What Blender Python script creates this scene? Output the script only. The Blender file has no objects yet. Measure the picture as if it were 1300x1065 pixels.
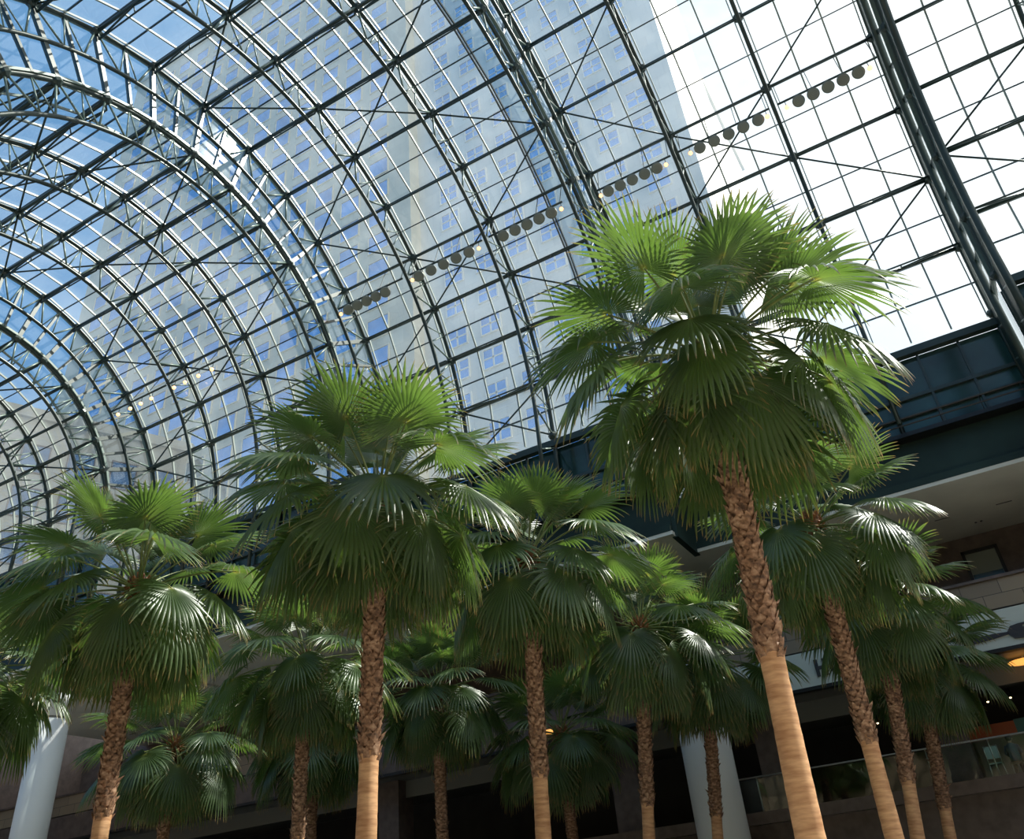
import bpy, math, random
from mathutils import Vector, Matrix, Quaternion
random.seed(7)
PI = math.pi
S = 15.0                                   # metres per unit of the vault module
YC, ZC = 1.1014*S, 1.3099*S                # centre line of the vault (z counted from eye height)
EYE = 1.6
col = bpy.context.scene.collection
ROW = math.radians(11.25)

# ------------------------------------------------------------------ materials
def new_mat(name):
    m = bpy.data.materials.new(name); m.use_nodes = True
    nt = m.node_tree; nt.nodes.clear()
    out = nt.nodes.new('ShaderNodeOutputMaterial')
    return m, nt, out
def N(nt, t, **kw):
    n = nt.nodes.new(t)
    for k, v in kw.items():
        if k.startswith('i_'):
            key = k[2:].replace('_', ' ')
            n.inputs[key].default_value = v
        else: setattr(n, k, v)
    return n
def plain(name, c, rough=.5, metal=0., spec=.5, noise=0., nscale=3., emit=None, estr=0.):
    m, nt, out = new_mat(name)
    b = N(nt, 'ShaderNodeBsdfPrincipled')
    b.inputs['Roughness'].default_value = rough; b.inputs['Metallic'].default_value = metal
    b.inputs['Specular IOR Level'].default_value = spec
    b.inputs['Base Color'].default_value = (*c, 1)
    if noise:
        tc = N(nt, 'ShaderNodeTexCoord'); nz = N(nt, 'ShaderNodeTexNoise')
        nz.inputs['Scale'].default_value = nscale; nz.inputs['Detail'].default_value = 5
        nt.links.new(tc.outputs['Object'], nz.inputs['Vector'])
        r = N(nt, 'ShaderNodeValToRGB')
        r.color_ramp.elements[0].position = .3; r.color_ramp.elements[1].position = .7
        r.color_ramp.elements[0].color = (*[x*(1-noise) for x in c], 1)
        r.color_ramp.elements[1].color = (*[min(1, x*(1+noise)) for x in c], 1)
        nt.links.new(nz.outputs['Fac'], r.inputs['Fac']); nt.links.new(r.outputs['Color'], b.inputs['Base Color'])
    if emit:
        b.inputs['Emission Color'].default_value = (*emit, 1); b.inputs['Emission Strength'].default_value = estr
    nt.links.new(b.outputs[0], out.inputs[0])
    return m
def blocks(name, c1, c2, mortar, w, h, rough=.5, axis='xz'):
    m, nt, out = new_mat(name)
    b = N(nt, 'ShaderNodeBsdfPrincipled'); b.inputs['Roughness'].default_value = rough
    tc = N(nt, 'ShaderNodeTexCoord'); sp = N(nt, 'ShaderNodeSeparateXYZ'); cb = N(nt, 'ShaderNodeCombineXYZ')
    nt.links.new(tc.outputs['Object'], sp.inputs[0])
    nt.links.new(sp.outputs['X' if axis[0] == 'x' else 'Y'], cb.inputs[0]); nt.links.new(sp.outputs['Z'], cb.inputs[1])
    br = N(nt, 'ShaderNodeTexBrick')
    br.inputs['Scale'].default_value = 1.0; br.inputs['Brick Width'].default_value = w; br.inputs['Row Height'].default_value = h
    br.inputs['Mortar Size'].default_value = .012; br.offset = 0.5
    br.inputs['Color1'].default_value = (*c1, 1); br.inputs['Color2'].default_value = (*c2, 1); br.inputs['Mortar'].default_value = (*mortar, 1)
    nt.links.new(cb.outputs[0], br.inputs['Vector']); nt.links.new(br.outputs['Color'], b.inputs['Base Color'])
    nt.links.new(b.outputs[0], out.inputs[0])
    return m

def schlick(nt):
    # reflectance that is the same from both sides of a thin pane
    g = N(nt, 'ShaderNodeNewGeometry'); d = N(nt, 'ShaderNodeVectorMath'); d.operation = 'DOT_PRODUCT'
    nt.links.new(g.outputs['Normal'], d.inputs[0]); nt.links.new(g.outputs['Incoming'], d.inputs[1])
    a = N(nt, 'ShaderNodeMath'); a.operation = 'ABSOLUTE'; nt.links.new(d.outputs['Value'], a.inputs[0])
    o = N(nt, 'ShaderNodeMath'); o.operation = 'SUBTRACT'; o.inputs[0].default_value = 1; nt.links.new(a.outputs[0], o.inputs[1])
    p = N(nt, 'ShaderNodeMath'); p.operation = 'POWER'; p.inputs[1].default_value = 4.5; nt.links.new(o.outputs[0], p.inputs[0])
    m = N(nt, 'ShaderNodeMath'); m.operation = 'MULTIPLY_ADD'; m.inputs[1].default_value = .9; m.inputs[2].default_value = .07; nt.links.new(p.outputs[0], m.inputs[0])
    return m
def glass_mat():
    m, nt, out = new_mat('vault_glass')
    tr = N(nt, 'ShaderNodeBsdfTransparent'); tr.inputs[0].default_value = (.90, .95, .94, 1)
    gl = N(nt, 'ShaderNodeBsdfGlossy'); gl.inputs['Roughness'].default_value = .03; gl.inputs[0].default_value = (.9, .95, 1, 1)
    fr = schlick(nt)
    m1 = N(nt, 'ShaderNodeMixShader')
    nt.links.new(fr.outputs[0], m1.inputs[0]); nt.links.new(tr.outputs[0], m1.inputs[1]); nt.links.new(gl.outputs[0], m1.inputs[2])
    tl = N(nt, 'ShaderNodeBsdfTranslucent'); tl.inputs[0].default_value = (.86, .9, .88, 1)     # settled dust
    df = N(nt, 'ShaderNodeBsdfDiffuse'); df.inputs[0].default_value = (.7, .75, .72, 1)
    m3 = N(nt, 'ShaderNodeMixShader'); m3.inputs[0].default_value = .25
    nt.links.new(tl.outputs[0], m3.inputs[1]); nt.links.new(df.outputs[0], m3.inputs[2])
    tc = N(nt, 'ShaderNodeTexCoord'); nz = N(nt, 'ShaderNodeTexNoise'); nz.inputs['Scale'].default_value = .35; nz.inputs['Detail'].default_value = 6
    nt.links.new(tc.outputs['Object'], nz.inputs['Vector'])
    mr = N(nt, 'ShaderNodeMapRange'); mr.inputs['From Min'].default_value = .3; mr.inputs['From Max'].default_value = .7
    mr.inputs['To Min'].default_value = .045; mr.inputs['To Max'].default_value = .15
    nt.links.new(nz.outputs['Fac'], mr.inputs['Value'])
    m2 = N(nt, 'ShaderNodeMixShader')
    nt.links.new(mr.outputs[0], m2.inputs[0]); nt.links.new(m1.outputs[0], m2.inputs[1]); nt.links.new(m3.outputs[0], m2.inputs[2])
    nt.links.new(m2.outputs[0], out.inputs[0])
    return m
def clear_glass():
    m, nt, out = new_mat('clear_glass')
    tr = N(nt, 'ShaderNodeBsdfTransparent'); tr.inputs[0].default_value = (.86, .92, .9, 1)
    gl = N(nt, 'ShaderNodeBsdfGlossy'); gl.inputs['Roughness'].default_value = .02
    fr = schlick(nt)
    m1 = N(nt, 'ShaderNodeMixShader')
    nt.links.new(fr.outputs[0], m1.inputs[0]); nt.links.new(tr.outputs[0], m1.inputs[1]); nt.links.new(gl.outputs[0], m1.inputs[2])
    nt.links.new(m1.outputs[0], out.inputs[0])
    return m
def leaf_mat():
    m, nt, out = new_mat('palm_leaf')
    uv = N(nt, 'ShaderNodeUVMap'); sp = N(nt, 'ShaderNodeSeparateXYZ'); nt.links.new(uv.outputs[0], sp.inputs[0])
    oi = N(nt, 'ShaderNodeObjectInfo')
    def ramp(cols):
        r = N(nt, 'ShaderNodeValToRGB'); cr = r.color_ramp
        while len(cr.elements) > 1: cr.elements.remove(cr.elements[-1])
        cr.elements[0].position = cols[0][0]; cr.elements[0].color = (*cols[0][1], 1)
        for p, c in cols[1:]:
            e = cr.elements.new(p); e.color = (*c, 1)
        nt.links.new(sp.outputs['X'], r.inputs['Fac'])
        return r
    base = ramp([(0, (.30, .30, .08)), (.06, (.09, .13, .05)), (.25, (.06, .10, .045)), (.8, (.075, .115, .05)), (.92, (.15, .16, .06)), (.98, (.36, .22, .09))])
    trans = ramp([(0, (.70, .66, .14)), (.08, (.32, .48, .08)), (.4, (.20, .36, .05)), (.85, (.24, .38, .07)), (.93, (.42, .40, .10)), (.98, (.55, .34, .12))])
    hs = N(nt, 'ShaderNodeHueSaturation'); mr = N(nt, 'ShaderNodeMapRange')
    mr.inputs['To Min'].default_value = .75; mr.inputs['To Max'].default_value = 1.3
    nt.links.new(oi.outputs['Random'], mr.inputs['Value']); nt.links.new(mr.outputs[0], hs.inputs['Value'])
    nt.links.new(base.outputs[0], hs.inputs['Color'])
    b = N(nt, 'ShaderNodeBsdfPrincipled'); b.inputs['Roughness'].default_value = .33
    b.inputs['Specular IOR Level'].default_value = .6
    nt.links.new(hs.outputs[0], b.inputs['Base Color'])
    tl = N(nt, 'ShaderNodeBsdfTranslucent'); nt.links.new(trans.outputs[0], tl.inputs[0])
    mx = N(nt, 'ShaderNodeMixShader'); mx.inputs[0].default_value = .31
    nt.links.new(b.outputs[0], mx.inputs[1]); nt.links.new(tl.outputs[0], mx.inputs[2]); nt.links.new(mx.outputs[0], out.inputs[0])
    return m
def bark_mat():
    m, nt, out = new_mat('palm_bark')
    b = N(nt, 'ShaderNodeBsdfPrincipled'); b.inputs['Roughness'].default_value = .75
    tc = N(nt, 'ShaderNodeTexCoord'); mp = N(nt, 'ShaderNodeMapping'); mp.inputs['Scale'].default_value = (9, 9, 16)
    nz = N(nt, 'ShaderNodeTexNoise'); nz.inputs['Scale'].default_value = 1; nz.inputs['Detail'].default_value = 6
    nt.links.new(tc.outputs['Object'], mp.inputs[0]); nt.links.new(mp.outputs[0], nz.inputs['Vector'])
    r = N(nt, 'ShaderNodeValToRGB'); cr = r.color_ramp
    cr.elements[0].position = .32; cr.elements[0].color = (.07, .035, .02, 1)
    cr.elements[1].position = .72; cr.elements[1].color = (.50, .32, .21, 1)
    e = cr.elements.new(.52); e.color = (.28, .15, .085, 1)
    nt.links.new(nz.outputs['Fac'], r.inputs['Fac']); nt.links.new(r.outputs[0], b.inputs['Base Color'])
    nt.links.new(b.outputs[0], out.inputs[0])
    return m
def smooth_bark():
    m, nt, out = new_mat('smooth_trunk')
    b = N(nt, 'ShaderNodeBsdfPrincipled'); b.inputs['Roughness'].default_value = .6
    tc = N(nt, 'ShaderNodeTexCoord'); mp = N(nt, 'ShaderNodeMapping'); mp.inputs['Scale'].default_value = (3, 3, 17)
    nz = N(nt, 'ShaderNodeTexNoise'); nz.inputs['Scale'].default_value = 1; nz.inputs['Detail'].default_value = 6
    nt.links.new(tc.outputs['Object'], mp.inputs[0]); nt.links.new(mp.outputs[0], nz.inputs['Vector'])
    r = N(nt, 'ShaderNodeValToRGB'); cr = r.color_ramp
    cr.elements[0].position = .3; cr.elements[0].color = (.42, .20, .09, 1)
    cr.elements[1].position = .7; cr.elements[1].color = (.72, .42, .22, 1)
    nt.links.new(nz.outputs['Fac'], r.inputs['Fac']); nt.links.new(r.outputs[0], b.inputs['Base Color'])
    bp = N(nt, 'ShaderNodeBump'); bp.inputs['Strength'].default_value = .35; bp.inputs['Distance'].default_value = .02
    nt.links.new(nz.outputs['Fac'], bp.inputs['Height']); nt.links.new(bp.outputs[0], b.inputs['Normal'])
    nt.links.new(b.outputs[0], out.inputs[0])
    return m

M = dict(
    glass=glass_mat(), clear=clear_glass(), leaf=leaf_mat(), bark=bark_mat(), smooth=smooth_bark(),
    steel=plain('green_steel', (.028, .047, .040), .38, 0, .6),
    steel_pale=plain('pale_green_steel', (.16, .22, .19), .35, 0, .6),
    bar=plain('pale_glazing_bar', (.30, .34, .31), .3, 0, .6),
    bar_dark=plain('dark_glazing_bar', (.035, .05, .05), .4),
    petiole=plain('petiole', (.16, .20, .06), .45, noise=.3, nscale=6),
    boot=plain('leaf_base', (.33, .13, .05), .7, noise=.45, nscale=14),
    girder=plain('girder_paint', (.022, .042, .034), .5, 0, .25, noise=.3, nscale=.4),
    teal=plain('teal_glass', (.02, .06, .055), .10, 0, .6, noise=.5, nscale=.5),
    soffit=plain('soffit_plaster', (.78, .76, .66), .55, noise=.12, nscale=.35),
    brown=plain('brown_granite', (.12, .088, .072), .45, noise=.25, nscale=3),
    stone=blocks('tan_stone', (.30, .23, .15), (.22, .17, .115), (.07, .055, .04), 1.3, .5, .4),
    fascia=plain('white_fascia', (.52, .56, .50), .5),
    letter=plain('sign_grey', (.03, .03, .035), .5),
    black=plain('black_frame', (.008, .008, .008), .4),
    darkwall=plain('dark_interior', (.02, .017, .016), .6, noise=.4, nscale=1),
    bulkhead=plain('grey_bulkhead', (.17, .17, .15), .5),
    white=plain('white_column', (.74, .76, .76), .4),
    orange=plain('orange_panel', (.42, .09, .02), .5), tealp=plain('teal_panel', (.05, .16, .14), .5),
    beige=plain('beige_panel', (.22, .2, .15), .6),
    metal=plain('brushed_metal', (.62, .62, .58), .3, .8),
    seat=plain('pale_teal_mesh', (.30, .42, .40), .5),
    lamp_body=plain('lamp_grey', (.26, .27, .22), .5),
    lamp_face=plain('lamp_grille', (.42, .40, .30), .6),
    bulb=plain('warm_bulb', (1, .8, .55), .4, emit=(1, .46, .18), estr=2.4),
    oval=plain('warm_lamp', (1, .7, .3), .4, emit=(1, .42, .08), estr=1.1),
    dl=plain('downlight', (1, .8, .5), .4, emit=(1, .75, .4), estr=5),
    tower=blocks('tower_granite', (.76, .66, .50), (.68, .59, .45), (.54, .47, .36), 1.9, 1.9, .6),
    tower2=blocks('tower_pale', (.84, .78, .68), (.78, .72, .63), (.6, .56, .5), 1.9, 1.9, .6),
    beigeb=blocks('limestone', (.42, .365, .28), (.38, .33, .255), (.30, .26, .2), 2.2, .9, .7, 'yz'),
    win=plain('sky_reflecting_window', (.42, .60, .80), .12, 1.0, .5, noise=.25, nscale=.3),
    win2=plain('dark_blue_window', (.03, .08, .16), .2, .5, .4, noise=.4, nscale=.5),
    wframe=plain('window_frame', (.10, .06, .045), .5),
    floor=plain('marble_floor', (.62, .58, .51), .25, noise=.2, nscale=1.2),
    skin=plain('skin', (.42, .25, .18), .5), hair=plain('hair', (.012, .012, .02), .5),
    shirt=plain('grey_blue_shirt', (.05, .07, .10), .8), trousers=plain('dark_trousers', (.02, .02, .025), .8),
    greenglass=plain('grey_green_pane', (.20, .23, .19), .08, 0, .7),
)

# ------------------------------------------------------------------ mesh collector
class MB:
    def __init__(s): s.v = []; s.f = []; s.uv = None
    def quad(s, a, b, c, d):
        n = len(s.v); s.v += [tuple(a), tuple(b), tuple(c), tuple(d)]; s.f.append((n, n+1, n+2, n+3))
    def box(s, x0, x1, y0, y1, z0, z1):
        n = len(s.v)
        s.v += [(x0,y0,z0),(x1,y0,z0),(x1,y1,z0),(x0,y1,z0),(x0,y0,z1),(x1,y0,z1),(x1,y1,z1),(x0,y1,z1)]
        s.f += [(n,n+3,n+2,n+1),(n+4,n+5,n+6,n+7),(n,n+1,n+5,n+4),(n+1,n+2,n+6,n+5),(n+2,n+3,n+7,n+6),(n+3,n,n+4,n+7)]
        return s
    def tube(s, pts, r, k=8, caps=True, closed=False):
        pts = [Vector(p) for p in pts]; n0 = len(s.v); m = len(pts)
        if not isinstance(r, (list, tuple)): r = [r]*m
        up = None
        for i, p in enumerate(pts):
            a = pts[(i-1) % m] if (i > 0 or closed) else p
            b = pts[(i+1) % m] if (i < m-1 or closed) else p
            t = (b-a).normalized()
            if up is None:
                up = Vector((0, 0, 1)) if abs(t.z) < .9 else Vector((1, 0, 0))
            u = (up - t*up.dot(t))
            if u.length < 1e-5: u = t.orthogonal()
            u.normalize(); w = t.cross(u); up = u
            for j in range(k):
                an = 2*PI*j/k + PI/k
                s.v.append(tuple(p + (u*math.cos(an) + w*math.sin(an))*r[i]))
        for i in range(m if closed else m-1):
            for j in range(k):
                a = n0 + i*k; b = n0 + ((i+1) % m)*k; j2 = (j+1) % k
                s.f.append((a+j, a+j2, b+j2, b+j))
        if caps and not closed:
            s.f.append(tuple(n0 + j for j in reversed(range(k)))); s.f.append(tuple(n0+(m-1)*k+j for j in range(k)))
        return s
    def bar(s, p0, p1, w, h, up=(0, 0, 1)):
        p0 = Vector(p0); p1 = Vector(p1); t = (p1-p0).normalized(); up = Vector(up)
        u = up - t*up.dot(t)
        if u.length < 1e-4: u = t.orthogonal()
        u.normalize(); q = t.cross(u); n = len(s.v)
        for p in (p0, p1):
            for a, b in ((-1, -1), (1, -1), (1, 1), (-1, 1)):
                s.v.append(tuple(p + q*(a*w/2) + u*(b*h/2)))
        s.f += [(n, n+3, n+2, n+1), (n+4, n+5, n+6, n+7)] + [(n+j, n+(j+1) % 4, n+4+(j+1) % 4, n+4+j) for j in range(4)]
        return s
    def lathe(s, prof, c=(0, 0, 0), k=24, axis=(0, 0, 1)):
        ax = Vector(axis).normalized(); u = ax.orthogonal().normalized(); w = ax.cross(u); c = Vector(c); n0 = len(s.v)
        for (r, z) in prof:
            for j in range(k):
                a = 2*PI*j/k
                s.v.append(tuple(c + ax*z + (u*math.cos(a)+w*math.sin(a))*r))
        for i in range(len(prof)-1):
            for j in range(k):
                a = n0+i*k; b = a+k; j2 = (j+1) % k
                s.f.append((a+j, a+j2, b+j2, b+j))
        s.f.append(tuple(n0+j for j in reversed(range(k)))); s.f.append(tuple(n0+(len(prof)-1)*k+j for j in range(k)))
        return s
    def ball(s, c, r, k=10, m=7, sc=(1, 1, 1)):
        prof = [(max(.001, math.sin(PI*i/m))*r, -math.cos(PI*i/m)*r) for i in range(m+1)]
        n0 = len(s.v); s.lathe(prof, (0, 0, 0), k)
        for i in range(n0, len(s.v)):
            v = s.v[i]; s.v[i] = (v[0]*sc[0]+c[0], v[1]*sc[1]+c[1], v[2]*sc[2]+c[2])
        return s
    def build(s, name, mat, parent=None, smooth=False, local=False):
        me = bpy.data.meshes.new(name)
        vs = s.v
        if parent is not None and not local:
            l = ROOT[parent.name]; vs = [(x-l[0], y-l[1], z-l[2]) for x, y, z in vs]; loc = (0, 0, 0)
        elif local: loc = (0, 0, 0)
        else:
            xs = [v[0] for v in vs]; ys = [v[1] for v in vs]; zs = [v[2] for v in vs]
            loc = ((min(xs)+max(xs))/2, (min(ys)+max(ys))/2, min(zs))
            vs = [(x-loc[0], y-loc[1], z-loc[2]) for x, y, z in vs]
        me.from_pydata(vs, [], s.f)
        if s.uv:
            ul = me.uv_layers.new(name='UVMap'); dat = []
            for f in s.f:
                for i in f: dat += s.uv[i]
            ul.data.foreach_set('uv', dat)
        me.materials.append(mat)
        if smooth: me.shade_smooth()
        me.update()
        o = bpy.data.objects.new(name, me); col.objects.link(o)
        o.location = loc
        if parent is not None:
            o.parent = parent
            ROOT[o.name] = ROOT[parent.name] if not local else (0, 0, 0)
        else: ROOT[o.name] = loc
        return o
ROOT = {}
def thing(name, label, cat, loc=(0, 0, 0), group=None):
    o = bpy.data.objects.new(name, None); col.objects.link(o); o.location = loc; o.empty_display_size = .2
    ROOT[o.name] = tuple(loc)
    o['label'] = label; o['category'] = cat
    if group: o['group'] = group
    return o
def tag(o, label, cat, group=None):
    o['label'] = label; o['category'] = cat
    if group: o['group'] = group
    return o
def struct(o): o['kind'] = 'structure'; return o
ORD = ['first', 'second', 'third', 'fourth', 'fifth', 'sixth', 'seventh', 'eighth', 'ninth', 'tenth', 'eleventh', 'twelfth', 'thirteenth', 'fourteenth', 'fifteenth', 'sixteenth']

# ------------------------------------------------------------------ camera (recovered from vanishing points and the vault's circles)
B = Matrix(((0.86007116, 0.50291766, -0.08574043), (-0.34128418, 0.44224647, -0.8294234), (-0.37921327, 0.742625, 0.55200127)))
F = 1060.54
cam_d = bpy.data.cameras.new('camera'); cam = bpy.data.objects.new('camera', cam_d); col.objects.link(cam)
cam_d.sensor_width = 36; cam_d.sensor_fit = 'HORIZONTAL'; cam_d.lens = F/1300*36; cam_d.shift_y = -45/1300
cam_d.clip_start = .1; cam_d.clip_end = 2000
rx, ry, rz = B[0], -B[1], -B[2]
cam.matrix_world = Matrix(((rx[0], ry[0], rz[0], 0), (rx[1], ry[1], rz[1], 0), (rx[2], ry[2], rz[2], 0), (0, 0, 0, 1)))
bpy.context.scene.camera = cam

# ------------------------------------------------------------------ vault
def VP(x, r, row):
    th = (4-row)*ROW
    return (x*S, YC + r*S*math.cos(th), ZC + r*S*math.sin(th))
DEP = .112           # truss depth
TIERS = {
 'K': dict(R=.575, X=[-3.44, -3.13, -2.82, -2.512], desc='lowest vault section at far left', rows=(-6, 4)),
 'L': dict(R=.7812, X=[-2.4968, -2.1893, -1.8837, -1.5747], desc='second vault section from the left', rows=(-9, 4)),
 'M': dict(R=1.0, X=[-1.5655, -1.2595, -.9441, -.635], desc='third vault section from the left', rows=(-8, 4)),
 'R': dict(R=1.1787, X=[-.6105, -.3152, .0081, .331], desc='tallest vault section', rows=(-4, 4)),
 'Q': dict(R=1.0, X=[.352, .655, .965, 1.275], desc='vault section at the right edge', rows=(-3, 4)),
}
def arch(tk, i):
    t = TIERS[tk]; R = t['R']; x = t['X'][i]; ri = R-DEP
    base = VP(x, R, 4)
    o = thing('arch_truss', 'green lattice arch truss, %s from the left in the %s' % (ORD[i], t['desc']), 'arch truss', (base[0], base[1], 15.5), 'lattice arches of the glass vault')
    rows = [4 - k/3 for k in range(0, 16*3+1)]
    def leg(r, side):      # vertical leg under the springing
        y = YC + (r*S-.02)*(1 if side else -1)
        return (x*S, y, 15.4)
    edge = i in (0, 3)
    ro, rin = (.10, .095)
    MB().tube([leg(R, 1)] + [VP(x, R-.004, q) for q in rows] + [leg(R, 0)], ro, 8).build('outer_chord', M['steel'], o, True)
    MB().tube([leg(ri, 1)] + [VP(x, ri, q) for q in rows] + [leg(ri, 0)], rin, 8).build('inner_chord', M['steel'], o, True)
    w = MB()
    for k in range(-12, 4):
        a = VP(x, R, k); b = VP(x, R, k+1)
        w.tube([a, VP(x, ri, k+.33)], .05, 6); w.tube([b, VP(x, ri, k+.67)], .05, 6)
        w.tube([VP(x, R, k+.5), VP(x, ri, k+.33)], .035, 6); w.tube([VP(x, R, k+.5), VP(x, ri, k+.67)], .035, 6)
    for z in (16.6, 18.2):
        w.tube([(x*S, YC+R*S, z+.8), (x*S, YC+ri*S, z)], .05, 6)
    w.build('lattice', M['steel_pale'], o, True)
    if (tk, i) in (('R', 3), ('Q', 0)):        # the right double arch has solid webs
        pw = MB(); dx = .012
        path = [leg(R, 1)] + [VP(x, R, q) for q in rows]; path2 = [leg(ri, 1)] + [VP(x, ri, q) for q in rows]
        for sx in (-.03, .03):
            for j in range(len(path)-1):
                a, b, c, d = [(p[0]+sx, p[1], p[2]) for p in (path[j], path[j+1], path2[j+1], path2[j])]
                pw.quad(a, b, c, d)
        pw.build('web_plate', M['girder'], o)
        MB().tube([(p[0], p[1], p[2]) for p in path2], .15, 6).build('flange', M['steel'], o, True)
    for k in range(t['rows'][0], 5):
        nd = MB(); p = Vector(VP(x, R-.006, k)); n = (Vector((p.x, YC, ZC))-p).normalized()
        nd.lathe([(.08, -.2), (.23, -.08), (.24, .05), (.1, .2)], p, 8, n)
        nd.build('node_hub', M['steel'], o)
    return o
for tk in TIERS:
    for i in range(4): arch(tk, i)

for tk, t in TIERS.items():
    R = t['R']; X = t['X']
    for k in range(t['rows'][0], 5):
        a = VP(X[0], R, k)
        name = 'sill beam' if k == 4 else 'purlin'
        lab = ('dark green sill beam along the foot of the %s' % t['desc']) if k == 4 else 'green trussed purlin, %s above the sill beam in the %s' % (ORD[3-k], t['desc'])
        o = thing('sill_beam' if k == 4 else 'purlin', lab, name, ((a[0]+X[-1]*S)/2, a[1], a[2]-.2), 'purlins of the glass vault')
        if k == 4:
            MB().box(X[0]*S, X[3]*S, YC+R*S-.25, YC+R*S+.1, ZC-.62, ZC-.30).build('beam', M['steel'], o)
            continue
        MB().tube([VP(X[0], R-.008, k), VP(X[3], R-.008, k)], .085, 8).build('main_tube', M['steel'], o, True)
        s = MB()
        for j in range(3):
            x0, x1 = X[j]+.006, X[j+1]-.006; xm = (x0+x1)/2
            A, C = VP(x0, R-.036, k), VP(x1, R-.036, k)
            Bm = VP(xm, R-.012, k)
            s.tube([A, C], .04, 6); s.tube([A, Bm], .045, 6); s.tube([Bm, C], .045, 6)
            s.tube([VP(xm, R-.036, k), Bm], .03, 6)
            s.tube([A, VP(x0, R-.006, k)], .045, 6); s.tube([C, VP(x1, R-.006, k)], .045, 6)
        s.build('brace_rod', M['steel'], o, True)
        d = MB()
        if k < 4:
            km = k % 3           # diagonals between row k and k+1
            for j in range(3):
                P0, P1, P2, P3 = VP(X[j], R-.01, k), VP(X[j+1], R-.01, k), VP(X[j], R-.01, k+1), VP(X[j+1], R-.01, k+1)
                if j == 1:
                    if km == 0:
                        MB().tube([P0, P3], .045, 6).build('diagonal_rod', M['steel'], o, True); MB().tube([P1, P2], .045, 6).build('diagonal_rod', M['steel'], o, True)
                elif km != 0:
                    outer_top = (k % 3 == 2)            # outer node row = k when k = -1 mod 3, else k+1
                    pr = ([P1, P2] if outer_top else [P3, P0]) if j == 2 else ([P0, P3] if outer_top else [P2, P1])
                    MB().tube(pr, .045, 6).build('diagonal_rod', M['steel'], o, True)

# glazing of each tier: panes + bars
wn = 0
for tk, t in TIERS.items():
    wn += 1
    R = t['R']; X = t['X']; g = MB()
    for k in range(-12, 4):
        g.quad(VP(X[0], R+.008, k), VP(X[3], R+.008, k), VP(X[3], R+.008, k+1), VP(X[0], R+.008, k+1))
    g.quad(VP(X[0], R+.008, 4), VP(X[3], R+.008, 4), (X[3]*S, YC+(R+.008)*S, ZC-.6), (X[0]*S, YC+(R+.008)*S, ZC-.6))
    go = struct(g.build('window_%d' % wn, M['glass']))
    b = MB()
    for j in range(3):
        for q in (1/3, 2/3):
            x = X[j] + (X[j+1]-X[j])*q
            for k in range(-12, 4):
                p0, p1 = Vector(VP(x, R+.002, k)), Vector(VP(x, R+.002, k+1))
                b.bar(p0, p1, .07, .10, (Vector((p0.x, YC, ZC))-p0))
    for x in X:
        for dx in (-.014, .014):
            if (x == X[0] and dx < 0) or (x == X[3] and dx > 0): continue
            for k in range(-12, 4):
                p0, p1 = Vector(VP(x+dx, R+.002, k)), Vector(VP(x+dx, R+.002, k+1))
                b.bar(p0, p1, .05, .10, (Vector((p0.x, YC, ZC))-p0))
    b.build('glazing_bar', M['bar'], go)
    c = MB()
    for k in range(-12, 4):
        for q in (0, .5):
            p = Vector(VP(X[0], R+.003, k+q)); c.bar(p, VP(X[3], R+.003, k+q), .055, .07, (Vector((p.x, YC, ZC))-p))
    if tk == 'M':
        for k in range(-12, 4):
            for dx in (-.737, -.728):
                c.bar(VP(dx, R-.004, k), VP(dx, R-.004, k+1), .06, .16, (0, 0, 1))
    c.build('cross_bar', M['bar_dark'], go)

# clerestory steps between tiers: vertical glazed rings
for (x, r0, r1) in ((-2.5045, .575, .7812), (-1.5701, .7812, 1.0), (-.6228, 1.0, 1.1787), (.3415, 1.0, 1.1787)):
    wn += 1; g = MB()
    for k in range(-24, 8):
        g.quad(VP(x, r0, k/2), VP(x, r1, k/2), VP(x, r1, (k+1)/2), VP(x, r0, (k+1)/2))
    for r in ((r0, r1),):
        g.quad((x*S, YC+r0*S, 15.5), (x*S, YC+r1*S, 15.5), VP(x, r1, 4), VP(x, r0, 4))
    go = struct(g.build('window_%d' % wn, M['glass']))
    b = MB()
    for k in range(-24, 9):
        p0, p1 = VP(x, r0, k/2), VP(x, r1, k/2)
        wd = .20 if k % 2 == 0 else .12
        b.bar(p0, p1, wd, .18, (1, 0, 0))
    b.build('glazing_bar', M['steel'], go)
    b = MB()
    for r in (r0+.004, r1-.004):
        for k in range(-24, 8): b.bar(VP(x, r, k/2), VP(x, r, (k+1)/2), .12, .16, (1, 0, 0))
    b.build('ring_frame', M['steel_pale'], go)
# glazed ends
for (x, r) in ((-3.455, .575), (1.29, 1.0)):
    wn += 1; g = MB(); n = 16
    for k in range(-12, 4):
        a, b_ = VP(x, r, k), VP(x, r, k+1)
        g.v += [(x*S, YC, ZC), a, b_]; g.f.append((len(g.v)-3, len(g.v)-2, len(g.v)-1))
    go = struct(g.build('window_%d' % wn, M['glass']))
    b = MB(); q = -r+.1
    while q < r:
        h = math.sqrt(max(0, r*r-q*q))*S; b.bar((x*S, YC+q*S, ZC), (x*S, YC+q*S, ZC+h), .12, .15, (1, 0, 0)); q += .1
    b.build('glazing_bar', M['steel'], go)

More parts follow.
